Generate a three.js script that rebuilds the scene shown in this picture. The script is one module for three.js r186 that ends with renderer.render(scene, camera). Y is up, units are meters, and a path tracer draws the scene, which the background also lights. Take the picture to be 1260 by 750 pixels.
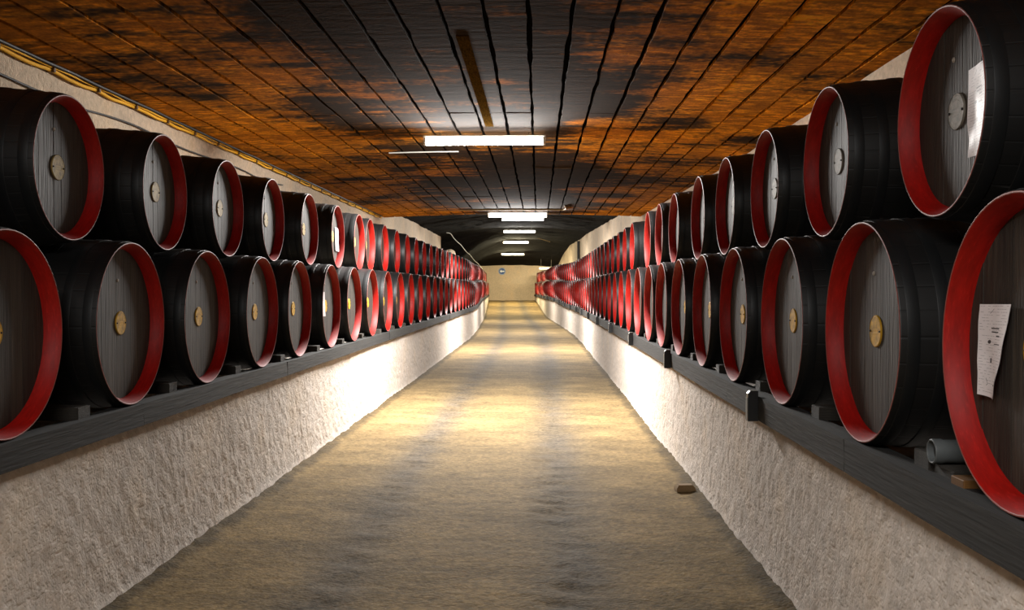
import * as THREE from 'three';
import { RectAreaLightUniformsLib } from 'three/addons/lights/RectAreaLightUniformsLib.js';
import { RoundedBoxGeometry } from 'three/addons/geometries/RoundedBoxGeometry.js';
import { mergeGeometries } from 'three/addons/utils/BufferGeometryUtils.js';

// ---------------------------------------------------------------- camera, light, exposure
// floor is y = 0, the lens is 1.6 m above it; "depth" below is metres ahead of the lens, so three.js z = -depth
const EYE = 1.6;
const scene = new THREE.Scene();
scene.background = new THREE.Color(0x000000);
const camera = new THREE.PerspectiveCamera(2 * Math.atan(375 / 1175) * 180 / Math.PI, 1260 / 750, 0.05, 200);
camera.position.set(0, EYE, 0);
camera.rotation.set(-0.0175, 0.028, 0, 'YXZ');
const renderer = new THREE.WebGLRenderer({ antialias: true });
renderer.toneMapping = THREE.LinearToneMapping;
renderer.toneMappingExposure = 3.8;
renderer.shadowMap.enabled = true;
RectAreaLightUniformsLib.init();
// ceiling lamps: [depth, x, height above eye, length, warmth 0..1, strength]
const LAMPS = [
  [-0.2, -0.60, 1.86, 1.48, 0.0, 0.22],
  [12.15, -0.69, 1.86, 1.48, 0.0, 1.0],
  [24.8, -0.55, 1.885, 1.48, 0.0, 1.0],
  [34.8, -0.58, 2.50, 1.48, 0.0, 0.8],
  [45.8, -0.92, 2.71, 1.48, 0.15, 0.75],
  [57.5, -1.38, 2.76, 1.48, 0.8, 0.75],
  [64.4, -1.75, 2.28, 1.48, 1.0, 0.6],
  [67.5, 0.52, 1.40, 0.95, 0.8, 0.35],
];
const LAMP_POWER = 360;   // radiance of the rect lights

// ---------------------------------------------------------------- helpers
let seed = 12345;
function rnd() { seed = (seed * 1664525 + 1013904223) >>> 0; return seed / 4294967296; }
const rr = (a, b) => a + (b - a) * rnd();
const clamp = (x, a = 0, b = 1) => Math.min(b, Math.max(a, x));
const sstep = (a, b, x) => { const t = clamp((x - a) / (b - a)); return t * t * (3 - 2 * t); };
const lerp = (a, b, t) => a + (b - a) * t;
function hash(x, y, s) { let h = (x * 374761393 + y * 668265263 + s * 974634777) | 0; h = Math.imul(h ^ (h >>> 13), 1274126177); h ^= h >>> 16; return (h >>> 0) / 4294967296; }
function vnoise(x, y, s = 0, px = 0, py = 0) {
  const xi = Math.floor(x), yi = Math.floor(y), fx = x - xi, fy = y - yi;
  const w = (i, p) => p ? ((i % p) + p) % p : i;
  const u = fx * fx * (3 - 2 * fx), v = fy * fy * (3 - 2 * fy);
  const a = hash(w(xi, px), w(yi, py), s), b = hash(w(xi + 1, px), w(yi, py), s), c = hash(w(xi, px), w(yi + 1, py), s), d = hash(w(xi + 1, px), w(yi + 1, py), s);
  return (a + (b - a) * u) * (1 - v) + (c + (d - c) * u) * v;
}
function fbm(x, y, s, o = 4, px = 0, py = 0) {
  let a = 0, k = 0.5, n = 0;
  for (let i = 0; i < o; i++) { a += k * vnoise(x, y, s + i * 17, px, py); n += k; k *= 0.5; x *= 2; y *= 2; px *= 2; py *= 2; }
  return a / n;
}
function tex(w, h, fn, srgb = true) {
  const d = new Uint8Array(w * h * 4);
  for (let j = 0; j < h; j++) for (let i = 0; i < w; i++) {
    const c = fn(i / w, j / h), k = (j * w + i) * 4;
    d[k] = clamp(c[0]) * 255; d[k + 1] = clamp(c[1]) * 255; d[k + 2] = clamp(c[2]) * 255; d[k + 3] = 255;
  }
  const t = new THREE.DataTexture(d, w, h, THREE.RGBAFormat);
  t.wrapS = t.wrapT = THREE.RepeatWrapping; t.magFilter = THREE.LinearFilter; t.minFilter = THREE.LinearMipmapLinearFilter; t.generateMipmaps = true;
  if (srgb) t.colorSpace = THREE.SRGBColorSpace;
  t.needsUpdate = true; return t;
}
const gtex = (w, h, fn) => tex(w, h, (u, v) => { const g = fn(u, v); return [g, g, g]; }, false);
function rep(t, u, v) { const c = t.clone(); c.repeat.set(1 / u, 1 / v); c.needsUpdate = true; return c; }
const std = (o) => new THREE.MeshStandardMaterial(o);

const used = new Map();
function numbered(n) { const k = used.get(n) || 0; used.set(n, k + 1); return k ? `${n}_${String(k).padStart(3, '0')}` : n; }
function mesh(name, geo, mat, parent) {
  const m = new THREE.Mesh(geo, mat); m.name = name; m.castShadow = m.receiveShadow = true;
  if (parent) parent.add(m); return m;
}
function tag(o, label, category, group) { o.userData.label = label; o.userData.category = category; if (group) o.userData.group = group; return o; }
function thing(name, label, category, group) { const g = new THREE.Group(); g.name = numbered(name); tag(g, label, category, group); scene.add(g); return g; }
function one(name, geo, mat, label, category, group) { const m = mesh(numbered(name), geo, mat, scene); return tag(m, label, category, group); }
function struct(name, geo, mat) { const m = mesh(name, geo, mat, scene); m.userData.kind = 'structure'; return m; }

// the course of the tunnel: straight for 30 m, then bending gently away
const bend = (d) => -0.04 * (Math.sqrt((d - 32) ** 2 + 9) + (d - 32)) / 2;
const rise = (d) => 0.15 * sstep(34, 48, d);          // the barrel rails climb a little
const floorY = (d) => 0.70 * sstep(50, 72, d);        // ramp before the end wall
const END = 71, BACK = -9;
function ranges(...r) { const o = []; for (let i = 0; i + 2 < r.length; i += 2) { const n = Math.max(1, Math.round((r[i + 2] - r[i]) / r[i + 1])); for (let k = 0; k < n; k++) o.push(lerp(r[i], r[i + 2], k / n)); } o.push(r[r.length - 1]); return o; }
// grid surface: ds depth samples, n points across; fn(d, t) -> {p:[x,y,d], uv, c}
function gridGeo(ds, ts, fn, flip = false) {
  const pos = [], uv = [], col = [], idx = []; let hasC = false;
  for (const d of ds) for (const t of ts) {
    const r = fn(d, t); pos.push(r.p[0], r.p[1], -r.p[2]); uv.push(r.uv[0], r.uv[1]);
    if (r.c) { hasC = true; col.push(...r.c); }
  }
  const n = ts.length;
  for (let i = 0; i + 1 < ds.length; i++) for (let j = 0; j + 1 < n; j++) {
    const a = i * n + j, b = a + 1, c = a + n, e = c + 1;
    if (flip) idx.push(a, c, b, b, c, e); else idx.push(a, b, c, b, e, c);
  }
  const g = new THREE.BufferGeometry();
  g.setAttribute('position', new THREE.Float32BufferAttribute(pos, 3)); g.setAttribute('uv', new THREE.Float32BufferAttribute(uv, 2));
  if (hasC) g.setAttribute('color', new THREE.Float32BufferAttribute(col, 3));
  g.setIndex(idx); g.computeVertexNormals(); return g;
}
const lin = (n) => Array.from({ length: n + 1 }, (_, i) => i / n);
function tube(pts, r, seg = 6, per = 3) { const c = new THREE.CatmullRomCurve3(pts.map(p => new THREE.Vector3(p[0], p[1] , -p[2]))); return new THREE.TubeGeometry(c, Math.max(2, pts.length * per), r, seg, false); }

// ---------------------------------------------------------------- textures and materials
const plasterBump = gtex(1024, 1024, (u, v) => {
  const a = fbm(u * 14, v * 14, 3, 3, 14, 14), b = vnoise(u * 46, v * 46, 9, 46, 46), c = vnoise(u * 95, v * 95, 5, 95, 95), e = vnoise(u * 210, v * 210, 7, 210, 210);
  return clamp(0.05 + 0.30 * a + 0.40 * sstep(0.45, 0.9, b) + 0.30 * sstep(0.4, 0.9, c) + 0.12 * e);
});
const plasterMap = tex(1024, 1024, (u, v) => {
  const a = fbm(u * 5, v * 5, 31, 5, 5, 5), b = fbm(u * 60, v * 60, 33, 2, 60, 60), k = 0.86 + 0.10 * (a - 0.5) + 0.14 * (b - 0.5), y = clamp((a - 0.55) * 3) * 0.05;
  return [k, k * 0.955 - y * 0.4, k * 0.905 - y];
});
const M = {};
M.plaster = std({ map: rep(plasterMap, 2.3, 2.3), color: 0xe9dcc9, bumpMap: rep(plasterBump, 0.9, 0.9), bumpScale: 0.007, roughness: 0.92 });
M.lowPlaster = std({ map: rep(plasterMap, 2.3, 2.3), color: 0xecebec, bumpMap: rep(plasterBump, 0.9, 0.9), bumpScale: 0.005, roughness: 0.92 });
const floorMap = tex(1024, 1024, (u, v) => {
  const a = fbm(u * 6, v * 14, 51, 5, 6, 14), b = fbm(u * 80, v * 110, 53, 3, 80, 110), g = vnoise(u * 300, v * 300, 57, 300, 300);
  const pit = sstep(0.66, 0.74, fbm(u * 46, v * 60, 59, 3, 46, 60));
  const k = 0.82 + 0.30 * (a - 0.5) + 0.36 * (b - 0.5) + 0.10 * (g - 0.5) - 0.08 * pit;
  return [k, k * 0.985, k * 0.96];
});
const floorBump = gtex(1024, 1024, (u, v) => {
  const a = fbm(u * 20, v * 34, 61, 5, 20, 34), b = fbm(u * 120, v * 160, 63, 2, 120, 160);
  return clamp(0.3 + 0.5 * (a - 0.4) + 0.35 * (b - 0.5));
});
M.floor = new THREE.MeshPhysicalMaterial({ specularIntensity: 0.4, vertexColors: true, map: rep(floorMap, 2.1, 2.6), bumpMap: rep(floorBump, 1.7, 1.9), bumpScale: 0.012, roughness: 0.86 });
const boardTex = (s, c0, c1, c2) => tex(512, 1024, (u, v) => {
  // u across the board, v along it: stains run across
  const a = fbm(u * 3, v * 40, s, 5, 3, 40), b = fbm(u * 20, v * 170, s + 5, 3, 20, 170), d = fbm(u * 2, v * 10, s + 9, 5, 2, 10);
  const t = clamp(0.5 + (a - 0.5) * 2.2), k = 0.62 + 0.76 * b;
  const soot = sstep(0.42, 0.78, d * 0.55 + a * 0.5);
  return [0, 1, 2].map(i => lerp(lerp(c0[i], c1[i], t), c2[i], soot) * k);
});
const boardBump = gtex(512, 1024, (u, v) => clamp(0.5 + 0.8 * (fbm(u * 3, v * 60, 71, 5, 3, 60) - 0.5) + 0.3 * (fbm(u * 40, v * 200, 73, 2, 40, 200) - 0.5)));
const CW = 7.4, CL = 30;                 // extent of the ceiling stain map in metres
const ceilMap = tex(2048, 2048, (u, v) => {
  const x = u * CW, z = v * CL, q = Math.abs(x - 3.75);
  const streak = fbm(x * 1.9, z * 7, 411, 5), fine = fbm(x * 9, z * 26, 415, 4), big = fbm(x * 1.0, z * 0.9, 419, 5), grain = vnoise(x * 70, z * 60, 423), speck = vnoise(x * 26, z * 30, 431);
  const board = hash(Math.floor((x - 0.18) / 0.315), 3, 427);
  const soot = sstep(0.40, 0.66, big * 0.58 + streak * 0.42 + 0.25 * (1 - sstep(0.5, 2.6, q)) - 0.055 + 0.05 * (board - 0.5) + 0.10 * (speck - 0.5));
  const light = sstep(0.40, 0.66, streak * 0.6 + fine * 0.4);
  const ochre = [lerp(0.68, 0.92, light), lerp(0.40, 0.57, light), lerp(0.05, 0.075, light)], black = [0.12, 0.077, 0.036];
  const k = (0.62 + 0.50 * fine + 0.26 * grain) * (0.92 + 0.16 * board);
  return [0, 1, 2].map(i => lerp(ochre[i], black[i], soot * 0.93) * k);
});
M.board = new THREE.MeshPhysicalMaterial({ map: rep(ceilMap, CW, CL), bumpMap: rep(boardBump, 0.9, 4.4), bumpScale: 0.002, roughness: 1, specularIntensity: 0.13 });
M.slab = new THREE.MeshPhysicalMaterial({ color: 0x0d0b09, roughness: 1, specularIntensity: 0 });
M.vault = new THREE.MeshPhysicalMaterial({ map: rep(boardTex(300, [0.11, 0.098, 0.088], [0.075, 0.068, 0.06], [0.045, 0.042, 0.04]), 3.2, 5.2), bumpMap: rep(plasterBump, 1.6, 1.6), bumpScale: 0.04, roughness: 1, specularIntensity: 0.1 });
// barrels
const stave = gtex(1024, 512, (u, v) => {
  const k = (u * 30) % 1, j = Math.min(k, 1 - k); return clamp(0.75 - (j < 0.03 ? 0.6 : 0) + 0.25 * (fbm(u * 200, v * 8, 81, 3, 200, 8) - 0.5));
});
const blackMap = tex(1024, 512, (u, v) => {
  const a = fbm(u * 40, v * 5, 91, 4, 40, 5), s = fbm(u * 300, v * 6, 93, 3, 300, 6), d = fbm(u * 10, v * 8, 95, 4, 10, 8);
  const sc = sstep(0.66, 0.78, s) * sstep(0.45, 0.6, d);
  const k = 0.065 + 0.04 * (a - 0.5) + 0.16 * sc;
  return [k, k * 0.98, k * 0.98];
});
M.black = std({ map: blackMap, bumpMap: stave, bumpScale: 0.0015, roughness: 0.5 });
M.hoop = std({ color: 0x191a1b, roughness: 0.45, metalness: 0.3 });
const redMap = tex(512, 256, (u, v) => {
  const a = fbm(u * 30, v * 6, 111, 4, 30, 6), s = fbm(u * 120, v * 20, 113, 3, 120, 20), k = 0.92 + 0.22 * (a - 0.5) + 0.16 * (s - 0.5), w = sstep(0.68, 0.8, s) * 0.04;
  return [0.60 * k + w, 0.055 * k + w, 0.022 * k + w];
});
M.red = new THREE.MeshPhysicalMaterial({ map: rep(redMap, 1, 1), roughness: 0.55, specularIntensity: 0.5 });
M.redEdge = std({ color: 0x84443c, roughness: 0.55 });
const headTex = (s, c) => tex(512, 512, (u, v) => {
  const a = fbm(u * 30, v * 3, s, 5, 30, 3), b = fbm(u * 110, v * 6, s + 3, 3, 110, 6), d = fbm(u * 3, v * 4, s + 7, 4, 3, 4);
  const k = 0.72 + 0.5 * (a - 0.5) + 0.45 * (b - 0.5) + 0.30 * (d - 0.5);
  return c.map(x => x * k);
});
const headBump = gtex(512, 512, (u, v) => fbm(u * 90, v * 5, 131, 4, 90, 5));
M.heads = [[0.24, 0.205, 0.17], [0.205, 0.175, 0.145], [0.27, 0.235, 0.20]].map((c, i) => std({ map: rep(headTex(120 + i * 20, c), 0.5, 0.9), bumpMap: rep(headBump, 0.5, 0.9), bumpScale: 0.003, roughness: 0.66 }));
const medalBump = (() => {
  const c = document.createElement('canvas'); c.width = c.height = 256; const x = c.getContext('2d');
  x.fillStyle = '#808080'; x.fillRect(0, 0, 256, 256); x.translate(128, 128);
  x.strokeStyle = '#e8e8e8'; x.lineWidth = 6; x.beginPath(); x.arc(0, 0, 116, 0, 7); x.stroke();
  x.lineWidth = 3; x.strokeStyle = '#303030'; x.beginPath(); x.arc(0, 0, 84, 0, 7); x.stroke();
  x.fillStyle = '#282828';
  for (let i = 0; i < 26; i++) { x.save(); x.rotate(i / 26 * Math.PI * 2); x.fillRect(-5, -106, 10, 14); x.restore(); }
  x.lineWidth = 7; x.strokeStyle = '#2a2a2a';
  for (let k = 0; k < 3; k++) { x.beginPath(); x.moveTo(-56, -22 + k * 26); for (let i = -56; i <= 56; i += 8) x.lineTo(i, -22 + k * 26 + ((i / 8) % 2 ? 5 : -5)); x.stroke(); }
  const t = new THREE.CanvasTexture(c); return t;
})();
const medalMap = (base) => tex(128, 128, (u, v) => { const n = fbm(u * 8, v * 8, 141, 4, 8, 8), k = 0.85 + 0.5 * (n - 0.5); return base.map(b => b * k); });
M.brass = std({ map: medalMap([0.86, 0.66, 0.10]), bumpMap: medalBump, bumpScale: 0.002, roughness: 0.6, metalness: 0.15 });
M.paleBrass = std({ map: medalMap([0.68, 0.58, 0.32]), bumpMap: medalBump, bumpScale: 0.002, roughness: 0.65, metalness: 0.1 });
M.silver = std({ map: medalMap([0.56, 0.53, 0.48]), bumpMap: medalBump, bumpScale: 0.002, roughness: 0.65, metalness: 0.1 });
M.peg = std({ color: 0x8b8378, roughness: 0.6 });
const timberMap = (s, c) => tex(512, 256, (u, v) => { const a = fbm(u * 4, v * 22, s, 5, 4, 22), b = fbm(u * 14, v * 14, s + 3, 4, 14, 14), k = 0.7 + 0.55 * (a - 0.5) + 0.5 * (b - 0.5); return c.map(x => x * k); });
const timberBump = gtex(512, 256, (u, v) => fbm(u * 6, v * 30, 161, 4, 6, 30));
M.timbers = [[0.155, 0.148, 0.135], [0.13, 0.122, 0.112], [0.18, 0.17, 0.155]].map((c, i) => std({ map: rep(timberMap(150 + i * 9, c), 1.1, 0.3), bumpMap: rep(timberBump, 1.1, 0.3), bumpScale: 0.0025, roughness: 0.85 }));
M.block = std({ map: rep(timberMap(190, [0.34, 0.31, 0.27]), 0.6, 0.2), bumpMap: rep(timberBump, 0.6, 0.2), bumpScale: 0.004, roughness: 0.75 });
M.amberWood = std({ map: rep(timberMap(197, [0.55, 0.36, 0.12]), 0.6, 0.2), roughness: 0.7 });
M.bracket = std({ color: 0x26282a, roughness: 0.38, metalness: 0.2 });
M.whiteMetal = std({ color: 0xd8d6d0, roughness: 0.5 });
M.grey = std({ color: 0x8a8780, roughness: 0.6 });
M.yellow = std({ color: 0xf0b000, roughness: 0.8 });
M.darkCable = std({ color: 0x191512, roughness: 0.6 });
M.clip = std({ color: 0x6b4a16, roughness: 0.7 });
M.paleWood = std({ map: rep(timberMap(199, [0.78, 0.62, 0.34]), 0.6, 0.2), roughness: 0.75 });
M.lath = new THREE.MeshPhysicalMaterial({ specularIntensity: 0, map: rep(timberMap(205, [0.36, 0.25, 0.09]), 0.6, 0.2), roughness: 0.75 });
M.stone = std({ map: rep(plasterMap, 0.4, 0.4), color: 0x8d7a5c, roughness: 0.9 });

// ---------------------------------------------------------------- structure
const CX = -0.44;                       // middle of the aisle
const XL = -2.16, XR = 1.28;            // faces of the low plastered walls
const WL = -4.2, WR = 2.95;            // upper walls behind the barrels
const PLINTH = EYE - 0.735;
// floor
{
  const ds = ranges(BACK, 0.4, 2.5, 0.045, 16, 0.12, 34, 0.3, END + 0.3);
  const ts = lin(84), X0 = XL - 0.12, X1 = XR + 0.12;
  const g = gridGeo(ds, ts, (d, t) => {
    const x = lerp(X0, X1, t), n = fbm(x * 1.1, d * 0.5, 201, 4), f = fbm(x * 6, d * 3.2, 205, 4), fine = vnoise(x * 17, d * 12, 209);
    const wob = 0.10 * (fbm(3.3, d * 0.25, 211, 3) - 0.5);
    const tl = Math.exp(-(((x + 1.13 + wob) / 0.23) ** 2)), tr = Math.exp(-(((x - 0.20 + wob) / 0.25) ** 2));
    const tread = Math.exp(-(((x - 0.12 + wob) / 0.16) ** 2)) * sstep(0.3, 0.55, vnoise(x * 4, d * 1.3, 217)) + 0.6 * Math.exp(-(((x + 1.1 + wob) / 0.15) ** 2));
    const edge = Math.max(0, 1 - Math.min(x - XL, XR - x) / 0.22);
    let y = floorY(d) + 0.016 * (n - 0.5) + 0.010 * (f - 0.5) + 0.004 * (fine - 0.5) - 0.008 * (tl + tr) + 0.02 * edge * edge * (0.4 + fine);
    y += tread * 0.018 * (sstep(0.35, 0.65, vnoise(x * 5 + d * 2, d * 11, 219)) - 0.5);
    const sand = [0.37, 0.26, 0.118], grey = [0.20, 0.163, 0.118], dirt = [0.085, 0.062, 0.03];
    const k = 0.86 + 0.36 * (n - 0.5) + 0.22 * (f - 0.5), w = clamp((tl * 0.9 + tr * 0.95) * (0.45 + 1.0 * f));
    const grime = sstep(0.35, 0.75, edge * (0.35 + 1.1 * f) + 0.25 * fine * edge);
    const mud = 0.35 * sstep(0.58, 0.74, fbm(x * 0.9 + 5, d * 0.7, 223, 4));
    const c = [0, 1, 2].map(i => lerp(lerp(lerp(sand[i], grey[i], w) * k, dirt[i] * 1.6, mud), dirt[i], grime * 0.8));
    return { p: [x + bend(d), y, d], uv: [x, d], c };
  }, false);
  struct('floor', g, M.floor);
  const b = gridGeo([BACK - 0.2, 30, 40, 50, END + 0.5], [0, 1], (d, t) => ({ p: [lerp(-5.1, 3.4, t) + bend(d), -0.15, d], uv: [t, d] }));
  struct('floor_slab', b, M.slab);
}
// low walls carrying the barrels, rough cast plaster, real relief
function plinth(side) {
  const s = side < 0 ? -1 : 1, xf = side < 0 ? XL : XR, xb = side < 0 ? WL : WR, sd = side < 0 ? 301 : 331;
  const ds = ranges(BACK, 0.25, 2.0, 0.022, 9, 0.035, 16, 0.07, 26, 0.2, END + 0.2);
  const NF = 36, ts = Array.from({ length: NF + 4 }, (_, i) => i);
  const g = gridGeo(ds, ts, (d, i) => {
    const top = PLINTH + rise(d) + 0.012 * (fbm(d * 1.7, 4, sd, 3) - 0.5), bot = -0.05;
    if (i <= NF) {
      const t = i / NF, y = lerp(bot, top, t);
      const big = fbm(d * 0.8, y * 0.9, sd + 1, 3) - 0.5, m = sstep(0.4, 0.85, vnoise(d * 21, y * 21, sd + 5)), f = vnoise(d * 40, y * 40, sd + 9);
      const lip = 0.018 * sstep(0.93, 1, t);
      const foot = 0.012 * (1 - sstep(0, 0.06, y)) * (0.4 + 0.9 * fbm(d * 3, 2, sd + 13, 3));
      const x = xf - s * (0.035 * big + 0.005 * m + 0.005 * (f - 0.5) + foot) + s * lip;
      return { p: [x + bend(d), y, d], uv: [d, y] };
    }
    const k = (i - NF) / 3, x = lerp(xf + s * 0.03, xb, k);
    return { p: [x + bend(d), top, d], uv: [d, top + k] };
  }, s > 0);
  struct(side < 0 ? 'wall_lower_left' : 'wall_lower_right', g, M.lowPlaster);
}
plinth(-1); plinth(1);
// ceiling line
const lowCeil = (x) => EYE + 1.975 - 0.006 * (x + 0.6) ** 2;
const VSTART = 25.6;
const vaultY = (x, d) => {
  const P = [[25, 2.56], [35, 2.68], [46, 2.90], [58, 2.93], [64.4, 2.45], [71.5, 1.66]]; let c = P[0][1];
  for (let i = 0; i + 1 < P.length; i++) if (d >= P[i][0]) c = lerp(P[i][1], P[i + 1][1], clamp((d - P[i][0]) / (P[i + 1][0] - P[i][0])));
  const q = x - bend(d) - CX; return EYE + c - lerp(0.028, 0.012, sstep(55, 68, d)) * q * q - (q < 0 ? 0.12 * q * q * sstep(48.5, 52, d) * (1 - sstep(62, 70, d)) : 0);
};
// upper walls behind the barrels, 0.25 m thick
function upperWall(name, xw, s, d0, d1, mat, hTop) {
  const ds = ranges(d0, 0.12, Math.min(d1, 14), 0.3, d1), g1 = gridGeo(ds, lin(10), (d, t) => {
    const y = lerp(PLINTH - 0.3, hTop(d), t), n = 0.03 * (fbm(d * 1.1, y * 1.4, 401, 4) - 0.5);
    return { p: [xw + n + bend(d), y, d], uv: [d, y] };
  }, s > 0);
  const g2 = gridGeo(ranges(d0, 1, d1), [0, 1], (d, t) => ({ p: [xw + s * 0.25 + bend(d), lerp(-0.1, hTop(d), t), d], uv: [d, t] }), s < 0);
  const cap = [d0, d1].map((d) => { const g = new THREE.PlaneGeometry(0.27, hTop(d) + 0.1); g.rotateY(d === d1 ? Math.PI : 0); g.translate(xw + s * 0.125 + bend(d), (hTop(d) - 0.1) / 2, -d); return g; });
  for (const c of cap) c.toNonIndexed();
  struct(name, mergeGeometries([g1, g2, ...cap]), mat);
}
upperWall('wall_upper_left', WL, -1, BACK, 46.5, M.plaster, (d) => d < VSTART ? EYE + 2.0 : EYE + 2.9);
upperWall('wall_upper_right', WR, 1, BACK, 51, M.plaster, (d) => d < VSTART ? EYE + 2.0 : EYE + 2.9);
upperWall('wall_far_left', WL - 0.6, -1, 46.5, END + 0.3, M.plaster, () => EYE + 2.8);
upperWall('wall_far_right', WR, 1, 51, END + 0.3, M.plaster, () => EYE + 2.8);
// end wall and the wall behind the photographer
{
  const e = new THREE.BoxGeometry(9.5, 5.4, 0.3); const m = struct('wall_end', e, M.plaster); m.position.set(CX + bend(END), 2.3, -END - 0.16);
  const p = e.attributes.position, uv = e.attributes.uv; for (let i = 0; i < p.count; i++) uv.setXY(i, p.getX(i), p.getY(i));
  const b = struct('wall_back', e.clone(), M.plaster); b.position.set(CX, 2.3, -BACK + 0.1);
}
// low board ceiling: dark slab with separate boards under it
{
  const slab = gridGeo([BACK - 0.2, VSTART], lin(16), (d, t) => { const x = lerp(WL - 0.3, WR + 0.3, t); return { p: [x, lowCeil(x) + 0.035, d], uv: [x, d] }; }, true);
  const up = gridGeo([BACK - 0.2, VSTART], lin(16), (d, t) => { const x = lerp(WL - 0.3, WR + 0.3, t); return { p: [x, EYE + 3.2, d], uv: [x, d] }; });
  const hp = [], hi = [], hu = []; for (let k = 0; k <= 16; k++) { const x = lerp(WL - 0.3, WR + 0.3, k / 16); hp.push(x, lowCeil(x) + 0.035, -VSTART, x, EYE + 3.2, -VSTART); hu.push(x, 0, x, 1); if (k) hi.push(2 * k - 2, 2 * k - 1, 2 * k, 2 * k - 1, 2 * k + 1, 2 * k); }
  const head = new THREE.BufferGeometry(); head.setAttribute('position', new THREE.Float32BufferAttribute(hp, 3)); head.setAttribute('uv', new THREE.Float32BufferAttribute(hu, 2)); head.setIndex(hi); head.computeVertexNormals();
  const ceil = struct('ceiling', mergeGeometries([slab, up, head]), M.slab);
  const W = 0.315, gap = 0.036, LEN = 4.92, segs = 26;
  let row = 0;
  for (let x = WL + 0.03; x < WR - 0.02; x += W, row++) {
    const xc = x + W / 2;
    for (let k = 0; k < 6; k++) {
      const dc = -3.95 + LEN * (k + 0.5), sd = 501 + row * 7 + k;
      const g = new THREE.BoxGeometry(W - gap, 0.032, LEN - 0.008, 1, 1, segs), p = g.attributes.position, n = g.attributes.normal, uv = g.attributes.uv;
      for (let i = 0; i < p.count; i++) {
        const z = p.getZ(i), sx = Math.sign(p.getX(i)), end = Math.abs(z) > LEN / 2 - 0.02;
        if (!end) p.setX(i, p.getX(i) + (fbm(z * 3.2, sx * 5, sd, 3) - 0.5) * 0.030);
        uv.setXY(i, xc + p.getX(i) + 4.35 + (Math.abs(n.getX(i)) > 0.5 ? p.getY(i) : 0), dc - z + 4.2);
      }
      const b = mesh(row + k ? `board_${String(row * 6 + k).padStart(3, '0')}` : 'board', g, M.board, ceil);
      b.position.set(xc, lowCeil(xc) + 0.018 + rr(-0.004, 0.004), -dc); b.rotation.z = -0.012 * (xc + 0.6) + rr(-0.006, 0.006);
    }
  }
}
// rough vault beyond the board ceiling
{
  const ds = ranges(VSTART, 0.18, 45, 0.4, END + 0.4), ts = lin(46);
  const g = gridGeo(ds, ts, (d, t) => {
    const x = lerp(-5.1, 3.25, t) + bend(d); const y = vaultY(x, d) + 0.07 * (fbm(x * 1.6, d * 1.6, 601, 4) - 0.5) + 0.03 * (fbm(x * 7, d * 7, 605, 3) - 0.5);
    return { p: [x, y, d], uv: [x, d] };
  }, true);
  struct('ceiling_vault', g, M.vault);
  const o = gridGeo([VSTART, 34, 50, END + 0.5], lin(6), (d, t) => ({ p: [lerp(-5.2, 3.4, t) + bend(d), EYE + 3.2, d], uv: [t, d] }));
  struct('ceiling_vault_top', o, M.slab);
}

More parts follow.
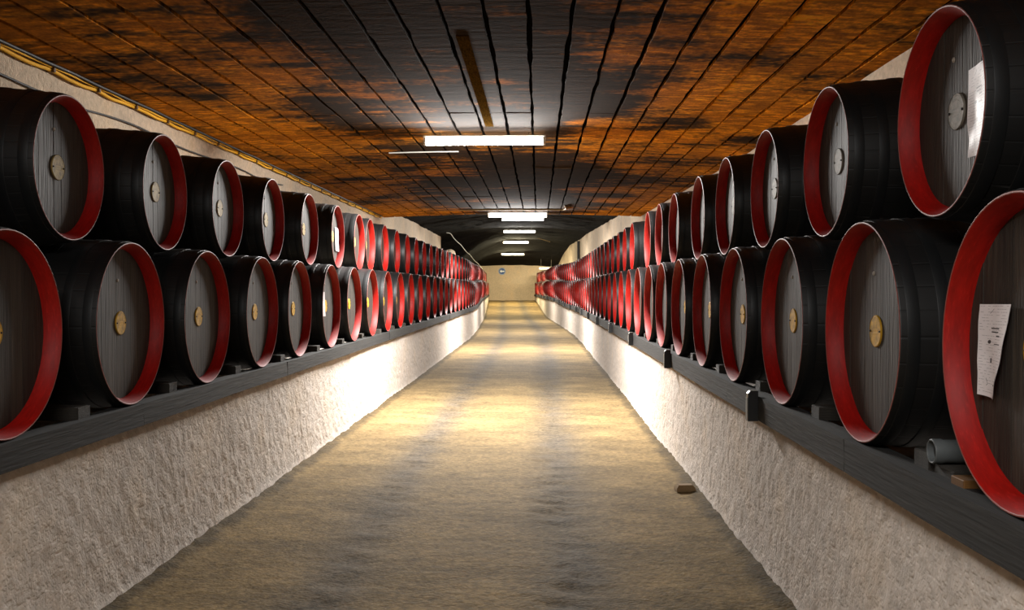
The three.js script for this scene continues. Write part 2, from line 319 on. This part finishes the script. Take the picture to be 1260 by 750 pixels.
// ---------------------------------------------------------------- barrels
function spin(profile, seg, rx0 = 0) {      // profile [[x along axis, radius]...] turned round the X axis
  const g = new THREE.LatheGeometry(profile.map(p => new THREE.Vector2(p[1], p[0])), seg);
  g.rotateX(0); g.rotateZ(-Math.PI / 2); return g;   // +Y axis -> +X
}
function barrelProto(R, B, L, near, medalMat) {
  const o = new THREE.Group(), seg = near ? 60 : 32, top = R + 0.0;
  const r = (x) => R + B * (1 - ((x + L / 2) / (L / 2)) ** 2);
  const body = []; const nb = near ? 18 : 8;
  body.push([-L + 0.05, 0.001], [-L + 0.05, R - 0.03], [-L, R - 0.012], [-L, R]);
  for (let i = 1; i < nb; i++) { const x = -L + L * i / nb; body.push([x, r(x)]); }
  body.push([-0.004, R], [-0.001, R - 0.003]);
  const gB = spin(body, seg); gB.translate(0, R, 0); mesh('body', gB, M.black, o);
  const hoops = near ? [-0.045, -0.15, -0.30, -L + 0.30, -L + 0.15, -L + 0.045] : [-0.045, -0.15, -0.30];
  for (const h of hoops) {
    const hw = 0.021, g = spin([[h - hw, r(h - hw) - 0.002], [h - hw, r(h - hw) + 0.0035], [h + hw, r(h + hw) + 0.0035], [h + hw, r(h + hw) - 0.002]], seg);
    g.translate(0, R, 0); mesh('hoop', g, M.hoop, o);
  }
  const D = 0.070, ri = R - 0.036;
  const gC = spin([[-D - 0.02, ri + 0.002], [-D * 0.62, ri], [-0.001, R - 0.009]].reverse().map(p => p), seg); gC.translate(0, R, 0);
  const chime = mesh('chime', gC, M.red, o);
  const gE = spin([[-0.002, R - 0.0095], [0.001, R - 0.0065], [-0.001, R - 0.0028]], seg); gE.translate(0, R, 0);
  mesh('chime_edge', gE, M.redEdge, chime).userData.label = 'worn pale edge of the rim';
  const rh = ri + 0.001;
  if (near) {
    const N = 9, w = 2 * rh / N;
    for (let i = 0; i < N; i++) {
      const z0 = -rh + i * w + 0.0012, z1 = z0 + w - 0.0024, pts = [];
      const cl = (z) => Math.sqrt(Math.max(0.0001, rh * rh - z * z));
      for (let k = 0; k <= 6; k++) { const z = lerp(z0, z1, k / 6); pts.push(new THREE.Vector2(z, cl(z))); }
      for (let k = 6; k >= 0; k--) { const z = lerp(z0, z1, k / 6); pts.push(new THREE.Vector2(z, -cl(z))); }
      const g = new THREE.ExtrudeGeometry(new THREE.Shape(pts), { depth: 0.022, bevelEnabled: false, steps: 1 });
      const uv = g.attributes.uv; for (let k = 0; k < uv.count; k++) uv.setXY(k, uv.getX(k) + i * 0.217, uv.getY(k) + i * 0.31);
      g.rotateY(Math.PI / 2); g.translate(-D - 0.022 + rr(-0.0012, 0.0012), R, 0);
      mesh('head_plank', g, M.heads[Math.floor(rnd() * 3)], o);
    }
    const back = spin([[-D - 0.03, 0.001], [-D - 0.022, 0.001], [-D - 0.022, rh]].slice(1), 24); back.translate(0, R, 0);
    mesh('head_backing', back, M.hoop, o);
  } else {
    const g = new THREE.CircleGeometry(rh, 28); const uv = g.attributes.uv; for (let k = 0; k < uv.count; k++) uv.setXY(k, uv.getX(k) * 0.8, uv.getY(k) * 0.8);
    g.rotateY(Math.PI / 2); g.translate(-D, R, 0); mesh('head', g, M.heads[0], o);
  }
  const rm = 0.061;
  const mp = new THREE.CircleGeometry(rm, near ? 32 : 14); mp.rotateY(Math.PI / 2); mp.translate(0.0052, 0, 0);
  const ms = spin([[0, rm + 0.002], [0.004, rm + 0.002], [0.0062, rm]], near ? 32 : 14);
  const gm = mergeGeometries([mp, ms]); gm.translate(-D, R + 0.004, 0);
  const medal = mesh('medallion', gm, medalMat, o);
  if (near) {
    for (const s of [-1, 1]) { const g = new THREE.SphereGeometry(0.0045, 8, 6); g.translate(-D + 0.006, R + 0.004, s * 0.05); mesh('nail', g, M.hoop, medal); }
    const g = new THREE.SphereGeometry(0.010, 10, 8); g.scale(0.6, 1, 1); g.translate(-D, R + rh * 0.58, 0.03); mesh('peg', g, M.peg, o);
  }
  return o;
}
const RB = 0.43, RT = 0.357, BB = 0.022, BT = 0.038, LB = 1.2, LT = 1.02;
const protos = {
  LB: [barrelProto(RB, BB, LB, true, M.brass), barrelProto(RB, BB, LB, false, M.brass)],
  LT: [barrelProto(RT, BT, LT, true, M.paleBrass), barrelProto(RT, BT, LT, false, M.paleBrass)],
  RT: [barrelProto(RT, BT, LT, true, M.silver), barrelProto(RT, BT, LT, false, M.silver)],
};
protos.RB = protos.LB;
function row(known, step, d1) { const z = known.slice(); while (z[z.length - 1] + step < d1) z.push(z[z.length - 1] + step * (1 + rr(-0.012, 0.012))); return z; }
const ROWS = {
  LB: { z: row([2.63, 3.81, 4.99, 6.15, 7.38, 8.54, 9.85, 11.08, 12.30, 13.56], 1.225, 70.3), x: -2.14, y: -0.187, s: -1, R: RB,
    label: 'far barrel packed in the lower row, yellow cable side, toward the end wall', group: 'lower row barrels on the yellow cable side' },
  LT: { z: [3.45, 4.65, 5.85, 7.04, 8.24, 9.57, 10.92, 12.23], x: -2.297, y: 0.590, s: -1, R: RT,
    label: 'far barrel packed in the upper row, yellow cable side, toward the end wall', group: 'upper row barrels below the yellow cable' },
  RB: { z: row([1.36, 2.56, 3.76, 4.97, 6.19, 7.37, 8.59, 9.79, 10.91], 1.205, 70.3), x: 1.25, y: -0.171, s: 1, R: RB,
    label: 'far barrel packed in the lower row, black bracket side, toward the end wall', group: 'lower row barrels on the bracketed beam' },
  RT: { z: [2.10, 3.32, 4.61, 5.84, 7.06, 8.25, 9.71, 10.90, 12.04], x: 1.365, y: 0.600, s: 1, R: RT,
    label: 'far barrel packed in the upper row, black bracket side, toward the end wall', group: 'upper row barrels above the bracketed beam' },
};
for (const [t, b] of [['LT', 'LB'], ['RT', 'RB']]) {     // upper barrels sit in the same rhythm further on
  const last = ROWS[t].z[ROWS[t].z.length - 1];
  for (let i = 1; i + 1 < ROWS[b].z.length; i++) { const z = (ROWS[b].z[i] * 0.42 + ROWS[b].z[i + 1] * 0.58); if (z > last + 0.8) ROWS[t].z.push(z); }
}
const special = {
  LT6: 'upper row black barrel with a white sheet beside its brass medallion',
  LB6: 'lower row black barrel with a narrow white sheet at its rim edge',
  RT1: 'upper row black barrel with a curling glossy sheet next to its pale medallion',
  RB1: 'lower row black barrel with a tall printed form hanging on its dark head',
};
const ORD = ['', 'first', 'second', 'third', 'fourth', 'fifth', 'sixth', 'seventh', 'eighth', 'ninth', 'tenth', 'eleventh', 'twelfth', 'thirteenth', 'fourteenth'];
const ANCHOR = { LT: [6, 'upper row barrel', 'the one with the white sheet, cable side'], LB: [6, 'lower row barrel', 'the one with the white sheet, cable side'], RT: [1, 'upper row barrel', 'the one with the curled glossy sheet'], RB: [1, 'lower row barrel', 'the one with the printed form'] };
for (const k of ['LB', 'LT', 'RB', 'RT']) {
  const r = ROWS[k], [a, what, from] = ANCHOR[k];
  r.z.forEach((d, i) => {
    const o = protos[k][d < 17 ? 0 : 1].clone(); o.name = numbered('wine_barrel'); scene.add(o);
    o.position.set(r.x + bend(d), EYE + r.y + rise(d) - r.R, -d);
    o.rotation.y = (r.s > 0 ? Math.PI : 0) + (d > 30 ? 0.04 : 0) + (d > 3 ? rr(-0.006, 0.006) : 0);
    const n = Math.abs(i - a);
    const own = special[k + i] || (n <= 13 && d < 20 ? `${what}, ${ORD[n]} ${i > a ? 'past' : 'before'} ${from}` : null);
    tag(o, own || r.label, 'barrel', r.group);
  });
}
// sheets of paper pinned to four heads
function sheetTex(seedN, w, h) {
  const c = document.createElement('canvas'); c.width = w; c.height = h; const x = c.getContext('2d');
  x.fillStyle = '#d9d2d4'; x.fillRect(0, 0, w, h); x.fillStyle = '#6f6a70';
  for (let i = 0; i < 30; i++) { const y = 12 + i * (h - 24) / 30; let p = 10; while (p < w - 16) { const l = 6 + hash(i, p, seedN) * 26; if (hash(i, p, seedN + 1) > 0.38) x.fillRect(p, y, Math.min(l, w - 12 - p), 2); p += l + 5; } }
  x.strokeStyle = '#2a262c'; x.lineWidth = 3; x.fillStyle = '#2a262c';
  x.beginPath(); x.moveTo(w * 0.34, h * 0.10); x.lineTo(w * 0.46, h * 0.05); x.stroke();
  x.fillRect(w * 0.42, h * 0.25, w * 0.3, 9); x.fillRect(w * 0.44, h * 0.29, w * 0.26, 8); x.fillRect(w * 0.62, h * 0.33, w * 0.14, 10);
  x.beginPath(); x.ellipse(w * 0.38, h * 0.405, w * 0.06, h * 0.02, -0.5, 0, 7); x.fill(); x.fillRect(w * 0.56, h * 0.42, w * 0.24, 6);
  x.fillRect(w * 0.40, h * 0.58, w * 0.08, h * 0.05); x.beginPath(); x.moveTo(w * 0.32, h * 0.8); x.lineTo(w * 0.4, h * 0.86); x.lineTo(w * 0.33, h * 0.88); x.stroke(); x.fillRect(w * 0.62, h * 0.86, w * 0.1, 7);
  const t = new THREE.CanvasTexture(c); t.colorSpace = THREE.SRGBColorSpace; return t;
}
function sheet(name, key, label, quad, curl, rough, sd) {
  // quad: corners [z,y] on the head in metres from the head centre (tl, tr, br, bl), seen from the aisle
  const r = ROWS[key.slice(0, 2)], d = r.z[+key.slice(2)], D = 0.070, nx = 8, ny = 16, pos = [], uv = [], idx = [];
  for (const side of [0, 1]) for (let j = 0; j <= ny; j++) for (let i = 0; i <= nx; i++) {
    const u = i / nx, v = j / ny, a = [0, 1].map(q => lerp(quad[0][q], quad[1][q], u)), b = [0, 1].map(q => lerp(quad[3][q], quad[2][q], u));
    const z = lerp(a[0], b[0], v), y = lerp(a[1], b[1], v);
    const off = 0.008 + curl * (Math.abs(u - 0.45) ** 2) * 2.4 * (0.25 + v) + 0.006 * vnoise(u * 3, v * 5, sd) - side * 0.0012;
    pos.push(r.x + r.s * D - r.s * off + bend(d), EYE + r.y + rise(d) + y, -(d + z)); uv.push(u, 1 - v);
  }
  const n = (nx + 1) * (ny + 1);
  for (const side of [0, 1]) for (let j = 0; j < ny; j++) for (let i = 0; i < nx; i++) { const a = side * n + j * (nx + 1) + i, b = a + 1, c = a + nx + 1, e = c + 1; if (side) idx.push(a, b, c, b, e, c); else idx.push(a, c, b, b, c, e); }
  const g = new THREE.BufferGeometry(); g.setAttribute('position', new THREE.Float32BufferAttribute(pos, 3)); g.setAttribute('uv', new THREE.Float32BufferAttribute(uv, 2)); g.setIndex(idx); g.computeVertexNormals();
  one(name, g, new THREE.MeshPhysicalMaterial({ map: sheetTex(sd, 256, 640), roughness: rough, clearcoat: rough < 0.4 ? 0.8 : 0, clearcoatRoughness: 0.15 }), label, 'paper');
}
sheet('paper_form', 'RB1', 'tall narrow printed form hanging on a dark barrel head, lower edge torn slanting', [[0.30, 0.124], [0.11, 0.127], [0.19, -0.148], [0.295, -0.141]], 0.02, 0.5, 701);
sheet('paper_form', 'RT1', 'glossy curled paper sheet beside the pale medallion of an upper barrel', [[-0.105, 0.12], [-0.236, 0.131], [-0.235, -0.164], [-0.12, -0.17]], 0.008, 0.45, 703);
sheet('paper_form', 'LT6', 'small white paper sheet beside a brass medallion, upper row barrel', [[0.09, 0.12], [0.27, 0.11], [0.26, -0.16], [0.10, -0.15]], 0.01, 0.5, 705);
sheet('paper_form', 'LB6', 'white paper sheet on the rim side of a lower row barrel head', [[-0.26, 0.14], [-0.10, 0.15], [-0.08, -0.10], [-0.22, -0.10]], 0.01, 0.5, 707);

// ---------------------------------------------------------------- timber under the barrels
function rail(side) {
  const s = side < 0 ? -1 : 1, r = ROWS[side < 0 ? 'LB' : 'RB'];
  const t = thing('timber_rail', side < 0 ? 'dark timber rail on the low wall without brackets, carrying barrels' : 'dark timber rail on the low wall with black brackets, carrying barrels', 'beam');
  const top = EYE + r.y - 0.4385, h = top - PLINTH + 0.006, xf = r.x - s * 0.028;
  let d = -1.2, i = 0;
  while (d < 70.5) {
    const len = Math.min(rr(2.4, 4.2), 70.8 - d), dc = d + len / 2;
    const g = new THREE.BoxGeometry(0.10, h, len - 0.006, 1, 2, 6), p = g.attributes.position, uv = g.attributes.uv;
    for (let k = 0; k < p.count; k++) {
      const z = p.getZ(k), y = p.getY(k);
      if (Math.sign(p.getX(k)) === -s) p.setX(k, p.getX(k) + 0.010 * (vnoise(z * 2 + i * 5, y * 9, 801) - 0.5));
      uv.setXY(k, z + i * 0.37, y + p.getX(k) + i * 0.11);
    }
    g.computeVertexNormals();
    const m = mesh('plank', g, M.timbers[i % 3], t); m.position.set(xf + s * 0.05 + bend(dc) + s * rr(0, 0.006), PLINTH + h / 2 + rise(dc), -dc);
    if (dc > 28) m.rotation.y = Math.atan2(-(bend(dc + 1) - bend(dc - 1)), 2);
    m.rotation.x = dc > 30 ? Math.atan2(rise(dc + 1) - rise(dc - 1), 2) : 0;
    d += len; i++;
  }
  // sawn cross timbers whose ends show between the barrels
  r.z.forEach((z, k) => {
    if (k < 1 || k > 12) return;
    const g = new RoundedBoxGeometry(0.98, 0.062, 0.125, 1, 0.005);
    const c = one('cross_timber', g, M.block, `sawn timber block end under lower barrels, ${ORD[k]} block of the ${side < 0 ? 'plain' : 'bracketed'} rail`, 'timber', side < 0 ? 'timber blocks on the plain rail' : 'timber blocks on the bracketed rail');
    c.position.set(r.x + s * (0.52 + rr(-0.004, 0.02)), top + 0.031, -(z + (side < 0 ? -0.50 : -0.50) + rr(-0.015, 0.015)));
  });
}
rail(-1); rail(1);
// black brackets hooked over the right hand rail
{
  const r = ROWS.RB, top = EYE + r.y - 0.4385;
  for (let d = 5.36, i = 0; d < 66; d += 3.52, i++) {
    const o = thing('rail_bracket', i < 8 ? `black bracket clamped over the timber rail, ${ORD[i + 1]} counted from the pipe stub` : 'far small black bracket on the timber rail toward the end wall', 'bracket', 'black brackets on the timber rail');
    const h = 0.165, shape = new THREE.Shape([[-0.045, 0], [0.008, 0], [0.008, h], [-0.033, h], [-0.045, h - 0.014]].map(p => new THREE.Vector2(...p)));
    const g = new THREE.ExtrudeGeometry(shape, { depth: 0.045, bevelEnabled: true, bevelSize: 0.002, bevelThickness: 0.002, bevelSegments: 1 }); g.translate(0, 0, -0.0225);
    mesh('bracket_body', g, M.bracket, o);
    const cap = new THREE.BoxGeometry(0.038, 0.004, 0.04); cap.translate(-0.0125, h + 0.003, 0); mesh('cap_plate', cap, M.grey, o);
    const pl = new THREE.BoxGeometry(0.004, h - 0.04, 0.036); pl.translate(-0.0485, h / 2 - 0.016, 0); mesh('front_plate', pl, M.grey, o).userData.label = 'bright grey front strip';
    o.position.set(r.x - 0.036 + bend(d), top - 0.128 + rise(d), -d);
  }
}
// pipe end and wedge lying on the rail between two barrels
{
  const r = ROWS.RB, top = EYE + r.y - 0.4385;
  const o = thing('pipe_stub', 'short grey pipe with dark hollow end lying on the rail between barrels', 'pipe');
  const wall = new THREE.LatheGeometry([[0.033, 0.5], [0.033, 0.0], [0.037, -0.004], [0.041, 0], [0.041, 0.03], [0.038, 0.034], [0.038, 0.5]].map(p => new THREE.Vector2(...p)), 28); wall.rotateZ(-Math.PI / 2);
  mesh('pipe_wall', wall, std({ color: 0x55595a, roughness: 0.5 }), o);
  const plug = new THREE.CircleGeometry(0.034, 24); plug.rotateY(-Math.PI / 2); plug.translate(0.02, 0, 0); mesh('pipe_plug', plug, M.darkCable, o);
  o.position.set(r.x + 0.035, top + 0.031 + 0.046, -3.15);
  const b = one('flat_board', new RoundedBoxGeometry(0.6, 0.034, 0.16, 1, 0.004), M.block, 'flat dark board under the grey pipe stub', 'board'); b.position.set(r.x + 0.35, top + 0.0175, -3.10);
  const w = one('wood_wedge', new RoundedBoxGeometry(0.22, 0.03, 0.09, 1, 0.004), M.amberWood, 'small amber wooden wedge beside the pipe stub', 'wedge'); w.position.set(r.x + 0.14, top + 0.0155, -2.95);
}

// ---------------------------------------------------------------- lamps
LAMPS.forEach(([d, x, h, len, warm, str], i) => {
  const lab = ['ceiling lamp behind the photographer', 'largest lit tube lamp, on the board ceiling', 'lit tube lamp at the far edge of the board ceiling', 'lit tube lamp on the rough vault just past the board ceiling', 'lit tube lamp on the rough vault, second past the boards', 'lit tube lamp on the rough vault, third past the boards', 'lit tube lamp on the rough vault nearest the end wall', 'short lit lamp low beside the end wall corner'][i];
  const o = thing('tube_lamp', lab, 'lamp'); o.position.set(x, EYE + h, -d);
  const col = new THREE.Color().setRGB(1, lerp(0.97, 0.86, warm), lerp(0.93, 0.50, warm));
  const house = new RoundedBoxGeometry(len + 0.08, 0.05, 0.06, 2, 0.008); house.translate(0, 0.053, 0); mesh('housing', house, M.whiteMetal, o);
  const sh = new THREE.Shape(); sh.absellipse(0, 0, 0.05, 0.042, Math.PI, 2 * Math.PI); sh.lineTo(0.05, 0.03); sh.lineTo(-0.05, 0.03);
  const dg = new THREE.ExtrudeGeometry(sh, { depth: len, bevelEnabled: false, curveSegments: 12 }); dg.translate(0, 0, -len / 2); dg.rotateY(Math.PI / 2);
  mesh('diffuser', dg, std({ color: 0xffffff, emissive: col, emissiveIntensity: 15 * str, roughness: 0.4 }), o).userData.label = 'glowing white diffuser';
  for (const s of [-1, 1]) { const c = new RoundedBoxGeometry(0.03, 0.085, 0.112, 1, 0.008); c.translate(s * (len / 2 + 0.016), 0, 0); mesh('end_cap', c, M.whiteMetal, o); }
  const top = d < VSTART ? lowCeil(x) : vaultY(x, d);
  const gapH = top - (EYE + h + 0.0775);
  if (gapH > 0.005) for (const s of [-1, 1]) { const c = new THREE.CylinderGeometry(0.008, 0.008, gapH + 0.03, 8); c.translate(s * len * 0.38, 0.0775 + gapH / 2 + 0.01, 0); mesh('hanger', c, M.grey, o); }
  for (const s of [-1, 1]) {
    const l = new THREE.RectAreaLight(col, LAMP_POWER * str, len, 0.075); l.name = 'tube_light';
    l.position.set(0, -0.048, s * 0.045); o.add(l); l.lookAt(x, EYE + h - 0.048 - 1, -d + s * 0.045 + s * (i ? 0.5 : 0.12));
  }
});

// ---------------------------------------------------------------- cables, conduits and the small things
{
  // yellow cable run along the top of the left wall with clips
  const y0 = lowCeil(WL) - 0.035, o = thing('yellow_cable', 'yellow cable clipped along the top of the plastered wall under the boards', 'cable');
  const pts = [], pts2 = []; const clips = [];
  for (let d = -2, i = 0; d < 25.4; d += 0.28, i++) { const c = i % 3 === 0; if (c) clips.push(d); pts.push([WL + 0.035 + (c ? 0 : rr(0, 0.012)), y0 - (c ? 0 : rr(0.004, 0.02)), d]); pts2.push([WL + 0.05 + (c ? 0 : rr(0, 0.02)), y0 + 0.022 - (c ? 0 : rr(0.0, 0.01)), d]); }
  mesh('cable', tube(pts, 0.016, 7), M.yellow, o); mesh('cable', tube(pts2, 0.009, 6), M.yellow, o);
  for (const d of clips) { const g = new RoundedBoxGeometry(0.07, 0.05, 0.035, 1, 0.006); const m = mesh('clip', g, M.clip, o); m.position.set(WL + 0.035, y0 + 0.006, -d); }
  const k = []; for (let d = -2; d < 25.4; d += 0.45) k.push([WL + 0.085 + rr(0, 0.01), y0 + 0.032 + rr(-0.006, 0.006), d]);
  one('black_cable', tube(k, 0.013, 6), M.darkCable, 'thick black cable just above the yellow cable', 'cable');
  const w = []; for (let d = -2; d < 16; d += 0.7) w.push([WL + 0.022, EYE + 1.655 + 0.02 * Math.sin(d * 2.1) + rr(-0.01, 0.01), d]);
  one('wall_cable', tube(w, 0.010, 6), M.darkCable, 'thin dark cable sagging across the plaster above the upper barrels', 'cable');
}
{ // conduit from the nearest lamp
  const c = (x) => lowCeil(x) - 0.012, g = tube([[-2.16, c(-2.16), 13.75], [-1.7, c(-1.7), 13.72], [-1.15, c(-1.15), 13.72]], 0.010, 6, 6);
  one('lamp_conduit', g, M.grey, 'thin pale conduit on the boards behind the largest lamp', 'conduit');
  const h = tube([[-2.0, c(-2), 23.9], [-1.2, c(-1.2), 23.9], [0.2, c(0.2), 23.9], [0.6, c(0.6), 23.85], [0.62, c(0.62), 22.6]], 0.018, 6, 8);
  one('cross_conduit', h, M.paleWood, 'pale pipe crossing under the far edge of the board ceiling', 'pipe');
  const p = new THREE.BoxGeometry(0.10, 0.010, 4.2); const m = one('pale_lath', p, M.lath, 'yellowish wooden lath fixed along the boards before the largest lamp', 'lath'); m.position.set(-0.60, c(-0.6) + 0.014, -9.6);
}
{ // white cable hanging on the rough vault beyond the left wall's end
  const pts = []; for (let k = 0; k <= 12; k++) { const t = k / 12, d = lerp(43, 57, t), x = lerp(-3.7, -2.35, t) + bend(d); pts.push([x, Math.min(vaultY(x, d) - 0.04, EYE + lerp(2.62, 1.15, t) + 0.03 * Math.sin(k * 2)), d]); }
  one('white_cable', tube(pts, 0.014, 5), M.whiteMetal, 'thin white cable strung along the rough vault above far barrels', 'cable');
  // chunk of pale rubble beyond the wall end
  const g = new THREE.IcosahedronGeometry(0.5, 3), p = g.attributes.position; for (let i = 0; i < p.count; i++) { const x = p.getX(i), y = p.getY(i), z = p.getZ(i), n = 0.75 + 0.5 * fbm(x * 3 + 9, y * 3 + z * 2, 901, 4); p.setXYZ(i, x * n * 0.7, Math.min(y * n, 0.5 + 0.2 * x), z * n * 1.6); } g.computeVertexNormals();
  const m = one('rubble_block', g, M.plaster, 'pale lump of masonry behind far upper barrels past the wall end', 'masonry'); m.position.set(-4.45, EYE + 1.45, -47.6);
}
{ // dark down pipe on the right hand upper wall, batten on the vault
  const h = new THREE.CylinderGeometry(0.07, 0.07, 2.2, 10); const m = one('drain_pipe', h, M.darkCable, 'dark vertical pipe on the wall above far barrels', 'pipe'); m.position.set(WR - 0.09 + bend(50.8), EYE + 1.4, -50.8);
  const b = one('yellow_batten', new THREE.BoxGeometry(0.95, 0.04, 0.07), M.paleWood, 'yellowish batten fixed across the rough vault', 'batten'); const bx = 0.2, bd = 55; b.position.set(bx, vaultY(bx, bd) - 0.05, -bd); b.rotation.z = -0.30;
}
{ // blue round sign on the end wall
  const o = thing('round_sign', 'round blue sign with a white arrow on the end wall', 'sign');
  const c = document.createElement('canvas'); c.width = c.height = 128; const x = c.getContext('2d'); x.fillStyle = '#1f4a8c'; x.fillRect(0, 0, 128, 128); x.strokeStyle = '#e8ecf2'; x.lineWidth = 4; x.beginPath(); x.arc(64, 64, 58, 0, 7); x.stroke();
  x.fillStyle = '#e8ecf2'; x.fillRect(40, 55, 66, 19); x.beginPath(); x.moveTo(22, 64); x.lineTo(56, 36); x.lineTo(56, 92); x.fill();
  const t = new THREE.CanvasTexture(c); t.colorSpace = THREE.SRGBColorSpace;
  const f = new THREE.CircleGeometry(0.27, 32); f.translate(0, 0, 0.021); mesh('sign_face', f, std({ map: t, roughness: 0.5 }), o);
  const b = new THREE.CylinderGeometry(0.275, 0.275, 0.02, 32); b.rotateX(Math.PI / 2); b.translate(0, 0, 0.0095); mesh('sign_back', b, M.grey, o);
  o.position.set((617.8 - 663) / 1175 * 71, EYE + (354.4 - 333.5) / 1175 * 71, -END + 0.0);
}
{ // stone block on the floor by the wall
  const g = new THREE.BoxGeometry(0.15, 0.05, 0.09, 4, 2, 3), p = g.attributes.position; for (let i = 0; i < p.count; i++) { const y = p.getY(i); const k = y > 0 ? 0.72 : 1; p.setXYZ(i, p.getX(i) * k + 0.006 * (vnoise(i, 3, 951) - 0.5), y, p.getZ(i) * k); } g.computeVertexNormals();
  const m = one('stone_block', g, M.stone, 'small broken stone block lying on the floor near the wall', 'stone'); m.position.set(1.155, 0.028, -7.55); m.rotation.y = 0.1;
}

scene.add(camera);
renderer.render(scene, camera);
